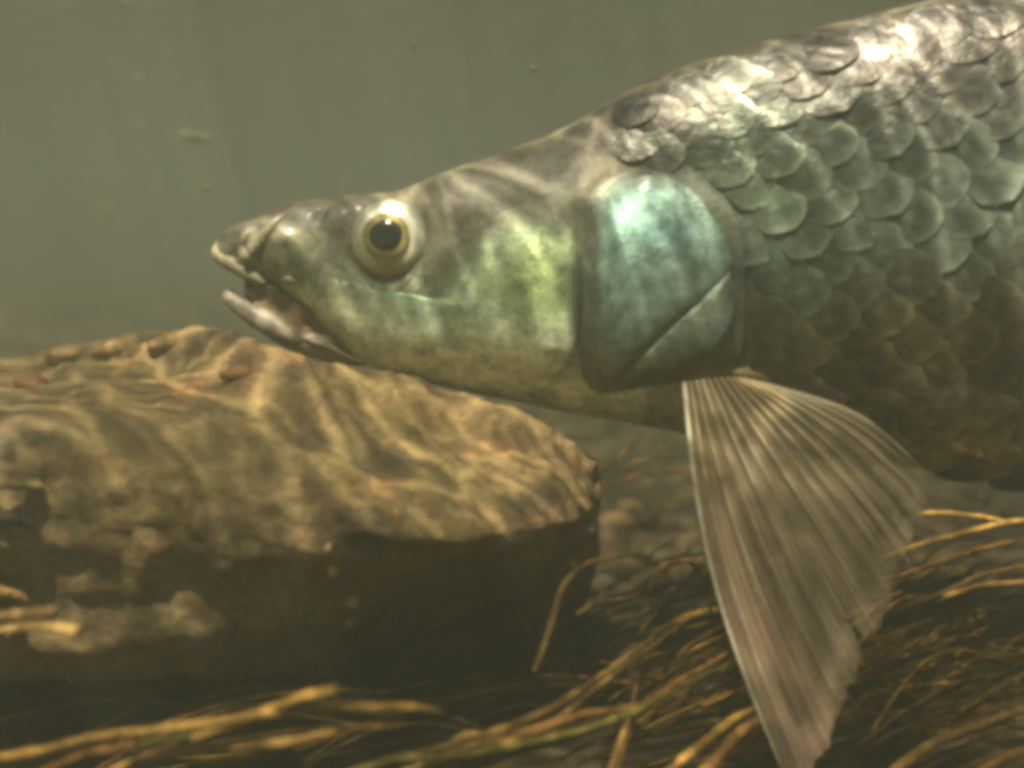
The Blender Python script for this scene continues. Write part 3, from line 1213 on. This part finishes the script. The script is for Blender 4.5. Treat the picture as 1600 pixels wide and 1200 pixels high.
# fleshy base of the fin
fleshy('fin_base', [(1066, 588, -3, 4), (1100, 584, -6, 12), (1150, 582, -7, 14), (1200, 592, -6, 12), (1240, 606, -4, 4)],
       lambda px, py, t_: (*mixc(lin(122, 104, 70), lin(104, 92, 68), t_), 0.1), rel=True)


# tail and back fins (beyond the picture's edge)
def simple_fin(name, fn, nu_, ns_, col):
    vs, cs, uv = [], [], []
    for a in range(nu_):
        for k in range(ns_):
            vs.append(fn(a / (nu_ - 1), k / (ns_ - 1)))
            cs.append((*col, 0.9))
            uv.append((a / (nu_ - 1), k / (ns_ - 1)))
    part(mesh_obj(name, vs, grid_faces(nu_, ns_), M_FIN, cols=cs, uvs=uv))


def dors(u, s):
    a = onplane(1950 + 420 * u, -55 + 10 * u, FISH_Y)
    return a + Vector((0.03 * s, 0.002 * math.sin(u * 40), s * (0.028 - 0.018 * u)))


def tailf(u, s):
    a = onplane(3560, 200 + 225 * u, FISH_Y)
    sp = (u - 0.5) * 2
    L = 0.06 + 0.05 * sp * sp
    return a + Vector((s * L, 0.002 * math.sin(u * 60), -sp * s * 0.055))


simple_fin('dorsal_fin', dors, 40, 8, lin(90, 84, 64))
simple_fin('tail_fin', tailf, 50, 12, lin(90, 84, 64))


# ------------------------------------------------------------------ dead stems, roots
def stem(pts, rad, c, label, name='dead_stem', group=None, cat='stem', taper=0.35, sides=7, blunt=False):
    """pts: (px, py, depth)"""
    sm = catmull(pts, 8)
    n = len(sm)
    path = []
    for i, (a, b2, d) in enumerate(sm):
        p = P(a, b2, d)
        p += Vector((noise.noise(p * 60), noise.noise(p * 60 + Vector((9, 0, 0))), noise.noise(p * 60 + Vector((0, 9, 0))))) * 0.0010
        path.append(p)
    radii = []
    for i in range(n):
        t_ = i / (n - 1)
        k = (1 - taper) + taper * math.sin(math.pi * min(1.0, 0.15 + 0.75 * t_)) if not blunt else 0.75 + 0.35 * t_
        knot = (1 + 0.5 * max(0, noise.noise(path[i] * 170)) - 0.25 * max(0, noise.noise(path[i] * 90 + Vector((3, 0, 0))))) * (1.0 if blunt else 1 - 0.75 * sstep(0.7, 1.0, t_))
        radii.append(rad * UNIT * k * knot)
    vs, fs = tube(path, radii, sides, flat=0.7, wob=0.35)
    cs = []
    for i in range(n):
        k = noise.noise(path[i] * 90)
        for s in range(sides):
            cs.append(mixc(c, tuple(x * 0.45 for x in c), 0.4 + 0.6 * k))
    cs += [c, c]
    o = mesh_obj(name, vs, fs, M_STEM, cols=cs)
    tag(o, label, cat, group)
    return o


TAN, GRN, RED, BRN = lin(156, 122, 62), lin(104, 94, 40), lin(126, 90, 46), lin(108, 84, 42)
# lower left, in front of the boulder's dark foot
stem([(-260, 1240, .235), (-60, 1196, .215), (150, 1150, .205), (330, 1126, .20), (470, 1110, .20), (560, 1108, .20), (640, 1108, .20), (690, 1116, .20)], 7.5, TAN,
     'long pale dead stem at lower left, its thin tip bending down furthest right')
stem([(120, 1240, .23), (240, 1180, .212), (340, 1142, .204), (430, 1108, .20), (490, 1090, .198), (528, 1083, .197)], 8, TAN,
     'pale stem with the thick blunt end, crossing the others at lower left', blunt=True)
stem([(-120, 1250, .235), (40, 1206, .212), (130, 1178, .205), (210, 1163, .202)], 8, RED, 'short reddish stub of stem at lower left corner', blunt=True)
stem([(60, 1250, .23), (220, 1190, .208), (340, 1170, .202), (450, 1158, .20), (550, 1140, .20), (632, 1138, .20)], 6, TAN,
     'thin stem lowest of the three long ones at lower left')
stem([(-300, 1270, .23), (-50, 1208, .215), (120, 1180, .208), (260, 1156, .206), (360, 1146, .206)], 6, GRN, 'greenish stem along the bottom left edge of the picture')
stem([(250, 1240, .22), (330, 1200, .21), (425, 1180, .205)], 5, BRN, 'short dim stem at the bottom below the long pale ones')
# bottom middle bundle
stem([(500, 1230, .215), (600, 1196, .215), (700, 1165, .22), (830, 1122, .225), (930, 1062, .235), (1010, 1000, .25), (1082, 944, .27)], 6, BRN,
     'straight brown stem rising from bottom centre to the looped strand')
stem([(560, 1240, .22), (700, 1176, .226), (850, 1128, .232), (950, 1060, .245), (1030, 1000, .258), (1075, 966, .27)], 5, BRN,
     'thin brown stem lying just under the straight one, bottom centre')
stem([(470, 1240, .21), (600, 1196, .212), (720, 1180, .216), (860, 1154, .222), (960, 1122, .228), (1040, 1090, .235), (1110, 1052, .245), (1170, 1020, .26)], 6, GRN,
     'olive green stem curving along bottom centre to the fin')
stem([(640, 1215, .215), (780, 1165, .22), (900, 1118, .226), (1000, 1102, .235), (1090, 1050, .245), (1160, 1000, .262)], 7, RED,
     'reddish brown stem above the olive one at bottom centre')
stem([(700, 1165, .222), (720, 1150, .222), (745, 1148, .223)], 6, TAN, 'pale stub end in the bottom centre bundle', blunt=True)
stem([(960, 1230, .225), (972, 1170, .226), (985, 1125, .232), (1000, 1060, .25)], 7, BRN, 'broad upright strap of dead leaf crossing the bottom bundle')
stem([(945, 1235, .225), (962, 1180, .225), (980, 1120, .228)], 5, TAN, 'narrow upright strip beside the strap of dead leaf')
stem([(835, 1050, .252), (858, 985, .254), (878, 920, .257), (912, 884, .262), (955, 871, .267), (998, 870, .272)], 5, BRN,
     'single arched stem bowing right of the boulder')
stem([(1018, 924, .278), (1030, 898, .278), (1052, 880, .28), (1078, 876, .282), (1092, 892, .285), (1096, 914, .286)], 5, RED,
     'small reddish strand bent into a loop beside the fin')
stem([(900, 962, .258), (930, 944, .262), (965, 936, .268), (1000, 928, .275)], 4.5, BRN, 'short level stem under the arched one')
stem([(1030, 1230, .225), (1080, 1175, .23), (1130, 1135, .238), (1210, 1095, .25)], 7, TAN, 'pale stem nearest the fin tip, leaning right')
stem([(1090, 1225, .225), (1140, 1160, .235), (1190, 1128, .245), (1250, 1110, .255)], 8, RED, 'thick rusty stem running behind the fin tip')
stem([(1055, 975, .275), (1085, 958, .278), (1135, 950, .29), (1190, 946, .30)], 7, TAN, 'short pale leaf blade touching the leading edge of the fin')
stem([(900, 1100, .24), (960, 1050, .25), (1030, 1030, .26), (1120, 985, .28)], 5, BRN, 'dim stem in the middle of the bottom centre tangle')
# behind the boulder's right shoulder
stem([(935, 742, .40), (970, 712, .405), (1010, 680, .41)], 7, BRN, 'uppermost dim blade behind the right shoulder of the boulder')
stem([(940, 756, .40), (985, 728, .40), (1040, 712, .405), (1080, 708, .41)], 5, BRN, 'thin middle blade behind the right shoulder of the boulder')
stem([(945, 766, .39), (1000, 742, .39), (1070, 734, .395), (1110, 740, .40)], 6, BRN, 'lowest brown blade behind the right shoulder of the boulder')
# right of the fin
stem([(1380, 872, .288), (1440, 852, .286), (1500, 834, .284), (1580, 812, .282), (1680, 800, .28)], 6.5, TAN, 'pale stem emerging right of the fin\'s trailing edge')
stem([(1400, 806, .295), (1450, 801, .292), (1510, 803, .288), (1570, 812, .284), (1680, 850, .28)], 5.5, TAN, 'upper pale stem arching down to the right edge')
stem([(1380, 910, .28), (1440, 890, .28), (1520, 862, .28), (1640, 822, .28)], 5, RED, 'dim reddish stem below the pale ones at right')
stem([(1470, 935, .275), (1530, 915, .273), (1600, 905, .27), (1690, 890, .268)], 6, TAN, 'short bright stem at right edge above the dark hollow')
stem([(1400, 952, .278), (1480, 925, .278), (1560, 890, .28), (1680, 870, .282)], 5, BRN, 'brown stem crossing below the bright one at right edge')
stem([(1380, 1230, .24), (1460, 1160, .245), (1540, 1125, .25), (1680, 1085, .26)], 8, BRN, 'dim thick root in the bottom right corner')
stem([(1480, 1240, .235), (1560, 1185, .24), (1680, 1150, .245)], 7, RED, 'rusty root lowest in the bottom right corner')

# matted dark strands: too many and too tangled to count
rm = random.Random(5)
vs_all, fs_all, cs_all = [], [], []
for i in range(400):
    if i < 330:
        ax, ay = rm.uniform(900, 1500), rm.uniform(960, 1240)
    else:
        ax, ay = rm.uniform(-150, 700), rm.uniform(1120, 1260)
    L = rm.uniform(150, 420)
    sl = rm.uniform(0.35, 0.62) if i < 330 else rm.uniform(0.05, 0.3)
    p0 = onbed(ax, max(ay, 800), 0.0) + Vector((0, 0, rm.uniform(0.003, 0.014)))
    pts = []
    bow = rm.uniform(-0.004, 0.008)
    rise = rm.uniform(0, 0.012)
    for k in range(5):
        s = k / 4
        q = p0 + Vector((L * UNIT * s, L * UNIT * sl * s, bow * math.sin(math.pi * s) + rise * s))
        pts.append(tuple(q))
    path = [Vector(q) for q in catmull(pts, 4)]
    r0 = rm.uniform(1.2, 3.6) * UNIT
    v_, f_ = tube(path, [r0 * (1 - 0.5 * j / len(path)) for j in range(len(path))], 5, wob=0.1)
    off = len(vs_all)
    vs_all += v_
    fs_all += [tuple(x + off for x in f) for f in f_]
    c = rm.choice([lin(62, 48, 20), lin(82, 60, 24), lin(56, 48, 18), lin(120, 90, 38), lin(98, 74, 30), lin(40, 30, 12), lin(34, 26, 10)])
    cs_all += [c] * len(v_)
tangle = mesh_obj('root_tangle', vs_all, fs_all, M_STEM, cols=cs_all)
tag(tangle, 'dark matted tangle of root strands on the riverbed', 'roots', kind='stuff')


# ------------------------------------------------------------------ pebbles, cases and flecks
def pebble_mesh(seed, nseg=14, nring=9):
    r = random.Random(seed)
    off = Vector((r.uniform(0, 50), r.uniform(0, 50), r.uniform(0, 50)))
    vs = []
    for i in range(nring + 1):
        ph = math.pi * i / nring
        for j in range(nseg):
            th = 2 * math.pi * j / nseg
            v = Vector((math.sin(ph) * math.cos(th), math.sin(ph) * math.sin(th), math.cos(ph)))
            v *= 1 + 0.28 * noise.noise(v * 1.1 + off) + 0.08 * noise.noise(v * 3 + off)
            vs.append(v)
    return vs, grid_faces(nring + 1, nseg, True)


def pebble(name, p, size, c, label, group=None, cat='pebble', seed=0, sq=(1, 0.85, 0.65), rot=0.0, sink=0.55, mat=None, tilt=0.0):
    v, f = pebble_mesh(seed)
    cs = []
    for q in v:
        cs.append(mixc(c, tuple(x * 0.6 for x in c), 0.5 + 0.7 * noise.noise(q * 2 + Vector((seed, 0, 0)))))
    o = mesh_obj(name, [(q.x * sq[0] * size, q.y * sq[1] * size, q.z * sq[2] * size) for q in v], f, mat or M_PEB, cols=cs)
    o.location = p + Vector((0, 0, sq[2] * size * sink))
    o.rotation_euler = (0, tilt, rot)
    tag(o, label, cat, group)
    return o


PEBC = [lin(96, 76, 38), lin(84, 70, 36), lin(104, 80, 42), lin(66, 54, 28), lin(88, 66, 34)]
named = [
    (1042, 842, 40, 3, 'dark rounded stone leftmost under the fin\'s leading edge'),
    (1000, 838, 22, 2, 'small pale upright pebble between boulder and fin'),
    (1010, 868, 32, 1, 'flat pebble beneath the small pale upright one'),
    (1078, 850, 46, 1, 'largest pebble touching the fin\'s leading edge in view'),
    (1048, 930, 44, 3, 'smooth dark stone inside the looped strand'),
    (965, 800, 30, 2, 'rusty tinted pebble against the boulder\'s right end'),
    (1092, 900, 22, 4, 'little reddish pebble close beside the fin'),
    (1050, 1030, 16, 2, 'small pale pebble lying among the bottom centre stems'),
    (1022, 1048, 18, 1, 'greyish pebble left of the pale one among the stems'),
    (985, 790, 24, 0, 'brown pebble at the upper end of the gravel patch'),
    (1010, 800, 26, 3, 'dim grey pebble beside the upper end of the gravel patch'),
    (940, 880, 28, 3, 'dark pebble in the shadow at the boulder\'s right foot'),
]
for i, (a, b2, rr, ci, lab) in enumerate(named):
    p = onbed(a, b2 + rr * 0.4, 0.004)
    dist = (p - CAMV).length
    pebble('pebble', Vector((p.x, p.y, bed_h(p.x, p.y))), rr / FPX * dist, PEBC[ci], lab, 'pebbles between boulder and fin', seed=i + 3, rot=i * 1.3)
rp = random.Random(21)
for i in range(14):
    a, b2 = rp.uniform(1400, 1640), rp.uniform(760, 900)
    p = onbed(a, b2, 0.0)
    dist = (p - CAMV).length
    pebble('pebble', Vector((p.x, p.y, bed_h(p.x, p.y))), rp.uniform(12, 26) / FPX * dist, tuple(q * 0.5 for q in rp.choice(PEBC)),
           'small brown pebble half hidden by stems right of the fin', 'pebbles right of the fin', seed=50 + i, rot=rp.uniform(0, 6))
# gravel that runs on into the murk
vs_all, fs_all, cs_all = [], [], []
for i in range(2600):
    y = 0.30 + 2.4 * rp.random() ** 1.7
    x = rp.uniform(-0.6, 0.6) * (0.4 + y)
    s = rp.uniform(0.002, 0.009) * (1 + 0.5 * y)
    if y < 0.42 and x > 0.06:
        continue
    v, f = pebble_mesh(i % 40, 6, 4)
    a = rp.uniform(0, 6.28)
    off = len(vs_all)
    z = bed_h(x, y)
    for q in v:
        vs_all.append((x + (q.x * math.cos(a) - q.y * math.sin(a)) * s, y + (q.x * math.sin(a) + q.y * math.cos(a)) * s * 0.9, z + q.z * s * 0.6))
    fs_all += [tuple(k + off for k in ff) for ff in f]
    c = rp.choice(PEBC)
    g = rp.uniform(0.2, 0.5)
    cs_all += [tuple(k * g for k in c)] * len(v)
gr = mesh_obj('gravel', vs_all, fs_all, M_PEB, cols=cs_all)
tag(gr, 'brown gravel scattered over the riverbed into the murk', 'gravel', kind='stuff')

# small stones lying on the boulder
for a, b2, rr, ci, sd, lab in [(98, 562, 26, 4, 31, 'leftmost small stone on the boulder\'s far rim'),
                               (182, 552, 30, 0, 32, 'middle small stone on the boulder\'s far rim'),
                               (254, 545, 24, 2, 33, 'round tan small stone on the boulder\'s far rim, nearest the jaw'),
                               (48, 602, 24, 4, 34, 'rusty orange small stone on the boulder near the left edge'),
                               (372, 588, 22, 4, 35, 'orange stone chip on top of the boulder below the lower jaw')]:
    p, n = on_rock(a, b2)
    if p is None:
        p = P(a, b2, .38)
    dist = (p - CAMV).length
    c = lin(150, 110, 70) if 'orange' in lab else mixc(lin(148, 122, 78), PEBC[ci], 0.25)
    pebble('small_stone', p, rr / FPX * dist, c, lab, 'small stones on the boulder', 'stone', seed=sd, rot=sd * 1.0, sq=(1.2, 0.9, 0.6), sink=0.25)

# larval cases and shells stuck to the boulder's front
for a, b2, rr, c, sd, lab in [(513, 856, 7, lin(206, 172, 130), 61, 'topmost of the pale shells in a row down the boulder\'s front'),
                              (520, 889, 10, lin(214, 170, 118), 62, 'roundest cream shell, second in the row on the boulder\'s front'),
                              (551, 938, 12, lin(180, 160, 122), 63, 'pale pointed shell, third in the row on the boulder\'s front'),
                              (547, 970, 9, lin(150, 136, 106), 64, 'lowest dim shell of the row on the boulder\'s front')]:
    p, n = on_rock(a, b2)
    dist = (p - CAMV).length
    pebble('snail_shell', p, rr / FPX * dist, c, lab, 'shells in a row on the boulder', 'shell', seed=sd, sq=(0.85, 0.7, 1.15), sink=0.0)


def case(a0, b0, a1, b1, rad, c, lab):
    p0, n0 = on_rock(max(a0, -150), b0)
    p1, n1 = on_rock(a1, b1)
    d0, d1 = (p0 - CAMV).dot(FWD) - 0.0015, (p1 - CAMV).dot(FWD) - 0.001
    stem([(a0, b0, d0), ((a0 * 2 + a1) / 3, (b0 * 2 + b1) / 3 + 2, d0 + (d1 - d0) * .33 - .001), ((a0 + 2 * a1) / 3, (b0 + 2 * b1) / 3, d0 + (d1 - d0) * .67 - .001), (a1, b1, d1)],
         rad, c, lab, name='twig', cat='twig', group='twigs lying against the boulder at left', blunt=True, sides=9)


case(-60, 752, 62, 758, 8, lin(120, 104, 62), 'upper tan twig jutting from the left edge across the boulder')
case(-60, 790, 48, 816, 9, lin(62, 56, 34), 'dark blunt twig jutting from the left edge across the boulder')
case(-60, 915, 42, 934, 12, lin(140, 106, 62), 'fat tan twig end at left edge low on the boulder')
stem([(-80, 985, .222), (0, 968, .212), (40, 962, .209), (78, 960, .207)], 11, lin(140, 112, 70), 'thick dim twig above the pale one at lower left edge', name='twig', cat='twig', group='twigs lying against the boulder at left', blunt=True)
stem([(-60, 1004, .218), (20, 984, .208), (75, 980, .205), (126, 987, .204)], 7.5, lin(190, 158, 96), 'pale twig with a cut end at lower left edge', name='twig', cat='twig', group='twigs lying against the boulder at left', blunt=True)


# drifting flecks
def flake(a, b2, d, L, Hh, rot, c, lab, name='drifting_fleck', cat='fleck'):
    v, f = pebble_mesh(int(a), 10, 6)
    o = mesh_obj(name, [(q.x * L / FPX * d, q.y * Hh * 0.6 / FPX * d, q.z * Hh / FPX * d) for q in v], f, M_PEB, cols=[c] * len(v))
    o.location = P(a, b2, d)
    o.rotation_euler = (0.3, rot, 0.2)
    tag(o, lab, cat)


flake(305, 215, .50, 28, 7, 0.12, lin(150, 148, 128), 'pale leaf scrap drifting in open water at upper left', 'leaf_scrap', 'leaf scrap')
flake(645, 73, .33, 4, 5, 0.3, lin(129, 126, 108), 'tiny white fleck drifting at the top above the eye')
flake(218, 121, .45, 6, 3, 0.1, lin(151, 149, 136), 'faint fleck drifting highest at upper left')
flake(322, 293, .45, 10, 5, -0.2, lin(151, 144, 108), 'small yellowish fleck drifting above the snout')
flake(165, 330, .7, 12, 7, 0.4, lin(144, 128, 86), 'blurred amber fleck drifting left of the snout')
flake(834, 108, .33, 7, 4, 0.9, lin(151, 149, 136), 'faint fleck drifting over the nape')

# fine silt hanging in the water
vs_all, fs_all = [], []
rq = random.Random(77)
for i in range(420):
    d = 0.24 + 0.7 * rq.random()
    c0 = P(rq.uniform(-100, 1700), rq.uniform(-20, 900), d)
    if c0.z > WATER_Z - 0.01 or c0.z < 0.03:
        continue
    r0 = rq.uniform(0.00008, 0.00022) * (1 if rq.random() < 0.9 else 1.25)
    off = len(vs_all)
    for q in ((1, 0, 0), (-1, 0, 0), (0, 1, 0), (0, -1, 0), (0, 0, 1), (0, 0, -1)):
        vs_all.append(c0 + Vector(q) * r0 * rq.uniform(0.6, 1.6))
    fs_all += [tuple(off + k for k in f) for f in ((0, 2, 4), (2, 1, 4), (1, 3, 4), (3, 0, 4), (2, 0, 5), (1, 2, 5), (3, 1, 5), (0, 3, 5))]
silt = mesh_obj('suspended_silt', vs_all, fs_all, plain_mat('silt_grain', lin(200, 190, 160), rough=0.8))
tag(silt, 'fine pale silt grains hanging in the water', 'silt', kind='stuff')

print('scales', N_SC, 'tris', sum(len(m_.polygons) for m_ in bpy.data.meshes))
